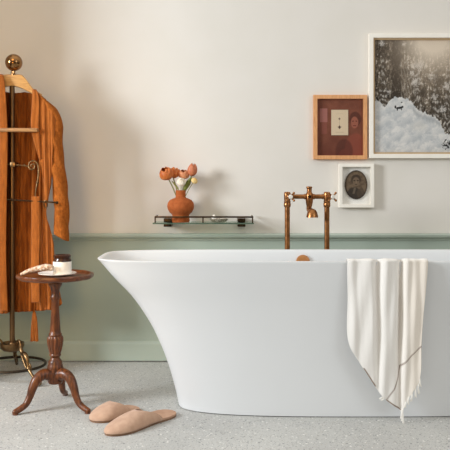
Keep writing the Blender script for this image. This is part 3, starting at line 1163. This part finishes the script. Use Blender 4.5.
# base: small dish, floor ring and scrolled feet
dz = P(0, 345.6, SD).z
obj('base_dish', lathe([(0, .016), (.015, .015), (.019, .006), (.030, .000), (.042, .006), (.048, .014), (.053, .013), (.054, .002), (.050, -.010), (.040, -.020), (.020, -.026), (0, -.028)], (sx, SD, dz), 48),
    M['brass'], st)
zr = P(0, 364.3, SD).z
R = .146
obj('base_ring', tube([(sx + R * math.cos(2 * PI * k / 72), SD + R * math.sin(2 * PI * k / 72), zr) for k in range(72)], .0062, 12, closed=True),
    M['black_iron'], st, label='dark iron ring')
for ang in (-46, 100, 205):
    ca, sa = math.cos(math.radians(ang)), math.sin(math.radians(ang))
    r3 = lambda r, z: Vector((sx + ca * r, SD + sa * r, z))
    pts = [r3(.040, .140), r3(.046, .160), r3(.056, .172), r3(.068, .168), r3(.074, .152), r3(.078, .136), r3(.092, .120), r3(.112, .118),
           r3(.128, .104), r3(.136, .080), r3(.150, .056), r3(.176, .036), r3(.205, .018), r3(.226, .010), r3(.240, .012), r3(.243, .024), r3(.234, .029), r3(.229, .022)]
    bm = tube(curve_pts(pts, 5), [.0045, .0052, .0055, .0055, .0065, .0080, .0095, .0105, .0095, .0085, .0070, .0065, .0060, .0058, .0052, .0048, .0042, .0036], 10)
    # second scroll behind, tying the foot to the ring
    pts = [r3(.076, .150), r3(.084, .116), r3(.100, .088), r3(.122, .064), r3(.146, .054), r3(.160, .070), r3(.150, .084), r3(.140, .074)]
    add_tube(bm, curve_pts(pts, 5), [.0060, .0065, .006, .0055, .0055, .005, .0045, .0036], 10)
    add_sphere(bm, r3(.118, .112), .012, u=14, v=10)
    add_sphere(bm, r3(.145, .062), .0105, u=14, v=10)
    add_sphere(bm, r3(.229, .0068), .0068, u=12, v=8)
    obj('scroll_foot', bm, M['brass'], st)

# ------------------------------------------------------------------ robe
rb = thing('robe', 'rust orange robe hanging open on the brass valet stand', 'robe', P(13, 90, SD))


def folds(x, y, seed, amp, wl):
    v = 0
    for k, (a, w) in enumerate(((1, 1), (.6, .53), (.35, .31))):
        ph = seed * 1.7 + k * 2.1
        v += a * math.sin(2 * PI * (x + .03 * (y - 200) * math.sin(seed + k)) / (wl * w) + ph + .9 * noise.noise(Vector((x * .05, y * .012, seed + k))))
    return amp * v * min(1, .35 + (y - 80) / 150)


BR = [(88, 42), (100, 46), (130, 49), (165, 51), (182, 51.2), (200, 47.5), (213, 45.5), (225, 48), (240, 52.5), (256, 53.8), (280, 56.5), (306, 61.5)]


def back_pt(u, v):
    x0 = -28
    xr0 = 42
    ytop = interp([(-28, 98), (-2, 90.5), (5, 92), (14, 93), (24, 92.2), (34, 94), (42, 99)], x0 + (xr0 - x0) * u)
    yb = interp([(0, 313), (.5, 312), (.9, 310), (1, 305)], u)
    y = ytop + (yb - ytop) * v
    xr = smooth_interp(BR, y)
    x = x0 + (xr - x0) * u
    p = P(x, y, SD + .030)
    p.y -= folds(x, y, 1.3, .0075, 11.5) + .010 * math.exp(-((x - 24.5) / 3.2) ** 2) * min(1, max(0, (y - 130) / 60))
    return p


solidify(obj('back_panel', grid(back_pt, 110, 120), M['robe_shaded'], rb, angle=180, label='inside of the robe back, coloured darker for shade'), .003)

# right front panel (robe's left side): shoulder to the rod, then falling to the hem
RL = [(84, 31.5), (90, 33.2), (105, 32.5), (120, 31.5), (132, 32.5), (150, 37), (175, 42.5), (192, 44.6), (200, 44.8), (207, 44.2), (220, 42.5), (250, 40), (310, 39.5)]
RR = [(84, 33), (92, 37.5), (100, 45), (107, 51.5), (115, 55), (130, 54.5), (150, 53), (165, 52.0), (180, 51.0), (190, 49.4), (200, 47.9), (207, 46.6), (214, 46.2), (225, 48.6), (240, 52.8), (256, 54.3), (280, 57.3), (306, 62.2)]


def right_pt(u, v):
    y = 89.5 + (interp([(0, 311), (.6, 309), (1, 304)], u) - 89.5) * v
    xl, xr = smooth_interp(RL, y), smooth_interp(RR, y)
    x = xl + (xr - xl) * u
    d = smooth_interp([(84, SD - .004), (100, SD - .030), (130, SD - .036), (185, SD - .036), (200, SD - .040), (215, SD - .036), (250, SD - .024), (310, SD - .018)], y)
    p = P(x, y, d)
    p.y += .020 * max(0, u - .55) ** 2 - folds(x, y, 4.1, .0036, 7.5) * (1 - .6 * math.exp(-((y - 202) / 14) ** 2))
    return p


solidify(obj('right_front', grid(right_pt, 46, 140), M['robe'], rb, angle=180), .003)


def left_pt(u, v):
    y = interp([(0, 98), (.55, 78), (.8, 73.5), (1, 74.5)], u)
    y = y + (313.5 - y) * v
    xr = smooth_interp([(70, 1.5), (80, 4.0), (90, 5.0), (110, 6.2), (140, 7.2), (200, 6.3), (260, 5.8), (314, 7.6)], y)
    x = -30 + (xr + 30) * u
    d = smooth_interp([(70, SD - .024), (90, SD - .040), (130, SD - .044), (200, SD - .040), (314, SD - .030)], y)
    p = P(x, y, d)
    p.y -= folds(x, y, 2.2, .0042, 9.0)
    return p


solidify(obj('left_front', grid(left_pt, 60, 130), M['robe'], rb, angle=180), .003)

# turned lapel bands
LBL = [(87, 31.8), (90, 32.4), (105, 32.0), (120, 31.0), (132, 31.8), (150, 36.6), (160, 39.5)]
LBR = [(87, 33.4), (90, 36.2), (95, 38.4), (105, 39.4), (120, 39.0), (132, 39.4), (150, 40.4), (160, 41.0)]


def lapel_pt(u, v):
    y = 89.5 + 69.5 * v
    xl, xr = smooth_interp(LBL, y), smooth_interp(LBR, y)
    x = xl + (xr - xl) * u
    d = smooth_interp([(87, SD - .024), (93, SD - .032), (100, SD - .035), (130, SD - .041), (160, SD - .038)], y)
    p = P(x, y, d)
    p.y -= .0025 * math.sin(PI * u) + .0015 * math.sin(u * 9 + y * .05)
    return p


solidify(obj('lapel', grid(lapel_pt, 12, 70), M['robe'], rb, angle=180), .004)


def lapel2_pt(u, v):
    y = 75 + 236 * v
    xr = smooth_interp([(70, 1.9), (80, 4.4), (90, 5.4), (110, 6.6), (140, 7.6), (200, 6.7), (260, 6.2), (314, 8.0)], y)
    x = xr - 7.0 + 7.0 * u
    d = smooth_interp([(70, SD - .034), (90, SD - .052), (130, SD - .058), (200, SD - .054), (314, SD - .044)], y)
    p = P(x, y, d)
    p.y -= .003 * math.sin(PI * u)
    return p


solidify(obj('lapel', grid(lapel2_pt, 10, 110), M['robe'], rb, angle=180), .004)


# sleeves: flattened tubes from the shoulder to a slanted cuff
def sleeve(sign):
    CL = [(98, 43.5, 6), (104, 48, 8.4), (112, 52.0, 8.6), (122, 54.2, 8.0), (136, 55.2, 7.2), (150, 56.0, 7.0), (165, 57.6, 7.0), (180, 59.4, 7.2), (195, 60.8, 7.3), (210, 61.6, 7.1),
          (225, 61.6, 7.0), (238, 61.3, 7.2)]
    cc = [(a, b) for a, b, r in CL]
    rr = [(a, r) for a, b, r in CL]

    def fn(u, v):
        th = 2 * PI * u
        cx_, sn = math.cos(th), math.sin(th)
        y = 98 + 139 * v
        c = smooth_interp(cc, y)
        r = smooth_interp(rr, y)
        yy = y + (1.0 * cx_ * 4.0) * v ** 3 - (5.5 * (1 - v) ** 2) * cx_ * -1.0
        x = c + r * cx_ * (1 + .05 * math.sin(y * .22 + 3 * th))
        px = x if sign > 0 else 26 - x
        p = P(px, yy, SD - .004 + .006 * v)
        p.y -= (.026 + .012 * v) * sn + .0035 * math.sin(y * .16 + 2.5 * th) + .002 * math.sin(y * .4 + th)
        return p
    return grid(fn, 40, 100)


for s in (1, -1):
    solidify(obj('sleeve', sleeve(s), M['robe_sleeve'], rb, angle=180), .003)


def belt_pt(u, v):
    y = 196.5 + 106 * v
    x = smooth_interp([(196, 31.2), (230, 31.6), (270, 31.0), (304, 31.6)], y) + 8.2 * u
    d = RD - .0045 + .010 * min(1, v * 3)
    p = P(x, y, d)
    p.y -= .0025 * math.sin(PI * u) + .002 * math.sin(y * .12)
    if v < .06:
        p.y += .006 * (1 - v / .06)
    return p


belt = obj('belt', grid(belt_pt, 10, 80), M['robe'], rb, angle=180, label='rust cotton belt looped over the rod')
solidify(belt, .003)


def tail_pt(u, v):
    y = 300 + 14 * v
    return P(33.8 + (u - .5) * (3.4 - 1.2 * v), y, SD + .036)


tail = obj('belt_end', grid(tail_pt, 6, 14), M['robe'], belt, angle=180)
solidify(tail, .003)
bm = bmesh.new()
tc_ = P(34.3, 0, SD + .036)
for k in range(9):
    dx_ = (k - 4) / 4
    add_tube(bm, curve_pts([P(34.2 + dx_ * .6, 312, SD + .036), P(34.4 + dx_ * 1.9, 322, SD + .036 + .006 * math.sin(k * 2.1)), P(34.4 + dx_ * 3.3, 341 + random.uniform(-1, .6), SD + .036 + .005 * math.sin(k * 1.7))], 5),
             [.004, .0052, .0052, .0040], 8)
obj('belt_tassel', bm, M['robe'], belt)

# ------------------------------------------------------------------ side table
TDD = 3.035
tx = P(55.3, 0, TDD).x
tbl = thing('side_table', 'dark mahogany tripod side table with scalloped round top beside the robe', 'table', (tx, TDD, 0))
zt = .512
tpx = TDD / F
scal = lambda a, r, z: 1 + (.022 * abs(math.sin(a * 6)) - .012) * (1 if r > .12 else 0)
Rr = .1475
obj('tabletop', lathe([(0, zt - .002), (.118, zt - .002), (.128, zt + .0005), (.134, zt + .007), (.140, zt + .0085), (.146, zt + .006), (Rr, zt), (.146, zt - .007), (.138, zt - .012),
                       (.11, zt - .016), (.05, zt - .017), (0, zt - .017)], (tx, TDD, 0), 96, rmod=scal), M['mahogany_top'], tbl, angle=50)


def tz(y):
    return H - (y - CY) * TDD / F


CP = [(6.6, 281.5), (7.0, 283), (6.6, 285), (5.0, 287.5), (4.1, 291), (3.9, 294.5), (4.6, 295.8), (5.0, 297.2), (4.6, 298.6), (3.8, 299.8), (3.7, 303), (4.0, 312), (4.7, 322), (5.3, 330), (5.6, 332.5), (6.4, 333.4), (6.6, 334.6), (6.0, 335.6)]
CP2 = [(6.2, 335.6), (7.2, 337.5), (7.4, 341), (7.0, 345), (6.0, 349.5), (5.0, 353)]
CP3 = [(5.0, 353), (5.6, 353.8), (5.8, 355), (5.2, 356.2), (4.4, 357.2), (4.8, 358.6), (6.0, 360), (6.9, 361.6), (6.9, 363.6), (7.4, 364.6), (8.0, 368), (8.0, 380), (6.6, 383), (0, 384)]
col = obj('column', lathe([(r * tpx, tz(y)) for r, y in CP] + [(r * tpx, tz(y)) for r, y in CP3[0:]], (tx, TDD, 0), 40), M['mahogany'], tbl, angle=35)
obj('fluted_urn', lathe([(r * tpx, tz(y)) for r, y in CP2], (tx, TDD, 0), 96, rmod=lambda a, r, z: 1 + .13 * abs(math.sin(a * 6)) - .03), M['mahogany'], col, angle=60)
for ang in (-141, -31, 88):
    ca, sa = math.cos(math.radians(ang)), math.sin(math.radians(ang))
    r3 = lambda r, z: Vector((tx + ca * r, TDD + sa * r, z))
    pts = [r3(.018, .128), r3(.050, .134), r3(.078, .118), r3(.095, .088), r3(.106, .058), r3(.122, .032), r3(.146, .018), r3(.166, .011)]
    cp = curve_pts(pts, 7)
    bm = tube(cp, [.024, .021, .019, .0165, .0135, .012, .0115, .0105], 16, flat=1.0, up=(0, 0, 1))
    add_sphere(bm, r3(.166, .0105), .0105, u=16, v=10)
    # flat little pad under the toe
    add_lathe(bm, [(0, 0), (.010, 0), (.0115, .003), (.010, .006), (0, .007)], r3(.164, 0), 16)
    obj('leg', bm, M['mahogany'], tbl, angle=60)

# saucer, jar, loofah
sd = 3.02
sc_x = P(57.2, 0, sd).x
sau = obj('saucer', lathe([(0, .0015), (.030, .0), (.036, .003), (.056, .0075), (.0735, .0125), (.0735, .0145), (.056, .0095), (.036, .006), (0, .005)], (sc_x, sd, zt - .0018), 56), M['china'], angle=50)
sau['label'] = 'round white china saucer under the amber jar on the side table'
sau['category'] = 'saucer'
jx = P(62.3, 0, sd).x
jz = zt - .0018 + .0052
jr = .0345
jar = thing('candle_jar', 'squat amber glass jar with a white wraparound label on the saucer', 'jar', (jx, sd, jz))
jb = obj('glass_jar', lathe([(0, 0), (jr - .003, 0), (jr, .003), (jr, .054), (jr - .001, .060), (jr - .0045, .0655), (jr - .0045, .068), (0, .068)], (jx, sd, jz), 48), M['amber'], jar, angle=40)
obj('jar_label', lathe([(jr + .0006, .004), (jr + .0008, .0045), (jr + .0008, .0525), (jr + .0006, .053)], (jx, sd, jz), 48), M['paper'], jb, label='plain white paper label')
obj('jar_lid', lathe([(jr - .003, .066), (jr - .0015, .067), (jr - .001, .076), (jr - .003, .0785), (jr - .006, .0785), (jr - .008, .074), (0, .074)], (jx, sd, jz), 48), M['amber'], jar, angle=40)
lp = [P(21.2, 274.2, 2.99), P(27, 271.8, 2.985), P(34, 269.6, 2.98), P(42, 267.9, 2.975), P(48, 267.4, 2.972), P(53.0, 268.4, 2.970)]
bm = tube(curve_pts(lp, 8), [.0065, .0095, .0115, .0135, .0150, .0110], 20, flat=.86)
for v in bm.verts:
    n = noise.noise(v.co * 130) * .0018 + noise.noise(v.co * 60) * .0018
    v.co += Vector((n, n * .6, n))
lf = obj('loofah', bm, M['loofah'], angle=70)
lf['label'] = 'pale tan fibrous loofah lying beside the jar on the side table'
lf['category'] = 'loofah'


# ------------------------------------------------------------------ slippers
def slipper(label, toe, heel, scale_w=1.0, hgt=1.0, z0=0.0):
    toe, heel = Vector(toe), Vector(heel)
    ax = (toe - heel)
    Ls = ax.length
    ax = ax.normalized()
    sd_ = Vector((-ax.y, ax.x, 0))
    t = thing('slipper', label, 'slipper', (toe + heel) / 2, group='pair of blush beige slippers')
    W = [(0, 0), (.015, .40), (.05, .68), (.11, .86), (.2, .92), (.35, .84), (.5, .86), (.64, .97), (.74, 1.0), (.84, .92), (.92, .72), (.965, .50), (.99, .27), (1, 0)]
    hw = .051 * scale_w

    def wd(s):
        return hw * max(0, interp(W, s))

    def at(s, y, z):
        return heel + ax * (Ls * s) + sd_ * y + Vector((0, 0, z + z0))
    # sole slab following the outline
    def slab(za, zb, k):
        bm = bmesh.new()
        ss = [.0] + [.5 - .5 * math.cos(PI * i / 44) for i in range(1, 44)] + [1.0]
        ring = [(s, wd(s) * k) for s in ss] + [(s, -wd(s) * k) for s in reversed(ss[1:-1])]
        lo = [bm.verts.new(at(s, y, za)) for s, y in ring]
        hi = [bm.verts.new(at(s, y, zb)) for s, y in ring]
        n = len(ring)
        bm.faces.new(lo[::-1])
        bm.faces.new(hi)
        for i in range(n):
            j = (i + 1) % n
            bm.faces.new((lo[i], lo[j], hi[j], hi[i]))
        return bm
    sl = obj('sole', slab(0, .007, 1.0), M['sole'], t, angle=30, label='dark thin sole')
    obj('insole', slab(.007, .013, 1.015), M['insole'], t, angle=30)
    hp = [(.36, .048), (.5, .049), (.6, .047), (.7, .042), (.8, .034), (.9, .024), (.96, .016), (.99, .009), (1, .003)]

    def fn(u, v):
        th = PI * u
        s0 = .58 - .27 * math.cos(th) ** 2
        s = s0 + (1 - s0) * (1 - (1 - v) ** 1.6)
        y = wd(s) * 1.03 * math.cos(th)
        z = .008 + smooth_interp(hp, s) * hgt * math.sin(th) ** .9
        return at(min(s, 1.0) + .004 * v, y, z)
    solidify(obj('upper', grid(fn, 32, 30), M['slipper'], t, angle=180), .003)

    def rim(u):
        return fn(u, 0)
    obj('binding', tube([rim(i / 30) for i in range(31)], .0022, 8), M['slipper'], t)
    return t


def ground(px, py):
    D = F * H / (py - CY)
    v = P(px, py, D)
    v.z = 0
    return v


slipper('blush beige slipper nearest the camera, its insole showing towards the bathtub', ground(107, 436.0), ground(172.5, 413.5))
slipper('blush beige slipper behind the other one, its toe pointing at the side table', ground(92.5, 422.5), ground(135.5, 409.2), .98)

# ------------------------------------------------------------------ light
w = bpy.data.worlds.new('World')
S.world = w
w.use_nodes = True
nt = w.node_tree
nt.nodes.clear()
wo = nt.nodes.new('ShaderNodeOutputWorld')
bg = nt.nodes.new('ShaderNodeBackground')
tc = nt.nodes.new('ShaderNodeTexCoord')
sep = nt.nodes.new('ShaderNodeSeparateXYZ')
nt.links.new(tc.outputs['Generated'], sep.inputs[0])
cr = nt.nodes.new('ShaderNodeValToRGB')
mr = nt.nodes.new('ShaderNodeMapRange')
mr.inputs['From Min'].default_value = -1
mr.inputs['From Max'].default_value = 1
nt.links.new(sep.outputs['Z'], mr.inputs[0])
nt.links.new(mr.outputs[0], cr.inputs[0])
e = cr.color_ramp.elements
e[0].position = .49
e[0].color = (.24, .205, .16, 1)
e[1].position = .95
e[1].color = (1.78, 1.71, 1.60, 1)
nt.links.new(cr.outputs[0], bg.inputs[0])
bg.inputs[1].default_value = .60
nt.links.new(bg.outputs[0], wo.inputs[0])


def area(name, loc, target, size, size_y, power, col):
    l = bpy.data.lights.new(name, 'AREA')
    l.shape = 'RECTANGLE'
    l.size, l.size_y = size, size_y
    l.energy = power
    l.color = col
    o = bpy.data.objects.new(name, l)
    C.objects.link(o)
    o.location = loc
    o.rotation_euler = (Vector(target) - Vector(loc)).to_track_quat('-Z', 'Y').to_euler()
    return o


area('window_daylight', (-3.0, 1.7, 1.62), (.1, 3.75, .85), 0.9, 1.0, 122, (.90, .95, 1.0))
area('warm_fill', (-.95, 1.6, .95), (-1.0, 3.8, .50), .5, .8, 1.7, (1.0, .62, .26)).data.spread = math.radians(64)  # unseen warm fill, added to tint and lift the shaded left side
area('warm_upper_fill', (-1.0, 2.1, 2.3), (-1.15, 3.8, 1.55), .6, .6, .75, (1.0, .62, .26)).data.spread = math.radians(60)  # second unseen warm fill, added for the upper left wall
area('right_fill', (3.2, -.2, 2.2), (1.0, 3.7, 1.0), 1.8, 1.6, 30, (.84, .93, 1.0))  # unseen cool fill, added to brighten the right wall and tub

# ------------------------------------------------------------------ camera
cam = bpy.data.cameras.new('camera')
cam.sensor_width = 36
cam.lens = 36 * F / 450
cam.shift_y = -(225 - CY) / 450
cam.clip_start = .05
co = bpy.data.objects.new('camera', cam)
C.objects.link(co)
co.location = (0, 0, H)
co.rotation_euler = (PI / 2, 0, 0)
S.camera = co
S.view_settings.view_transform = 'Standard'
S.view_settings.look = 'None'
S.view_settings.exposure = 0
S.view_settings.gamma = 1
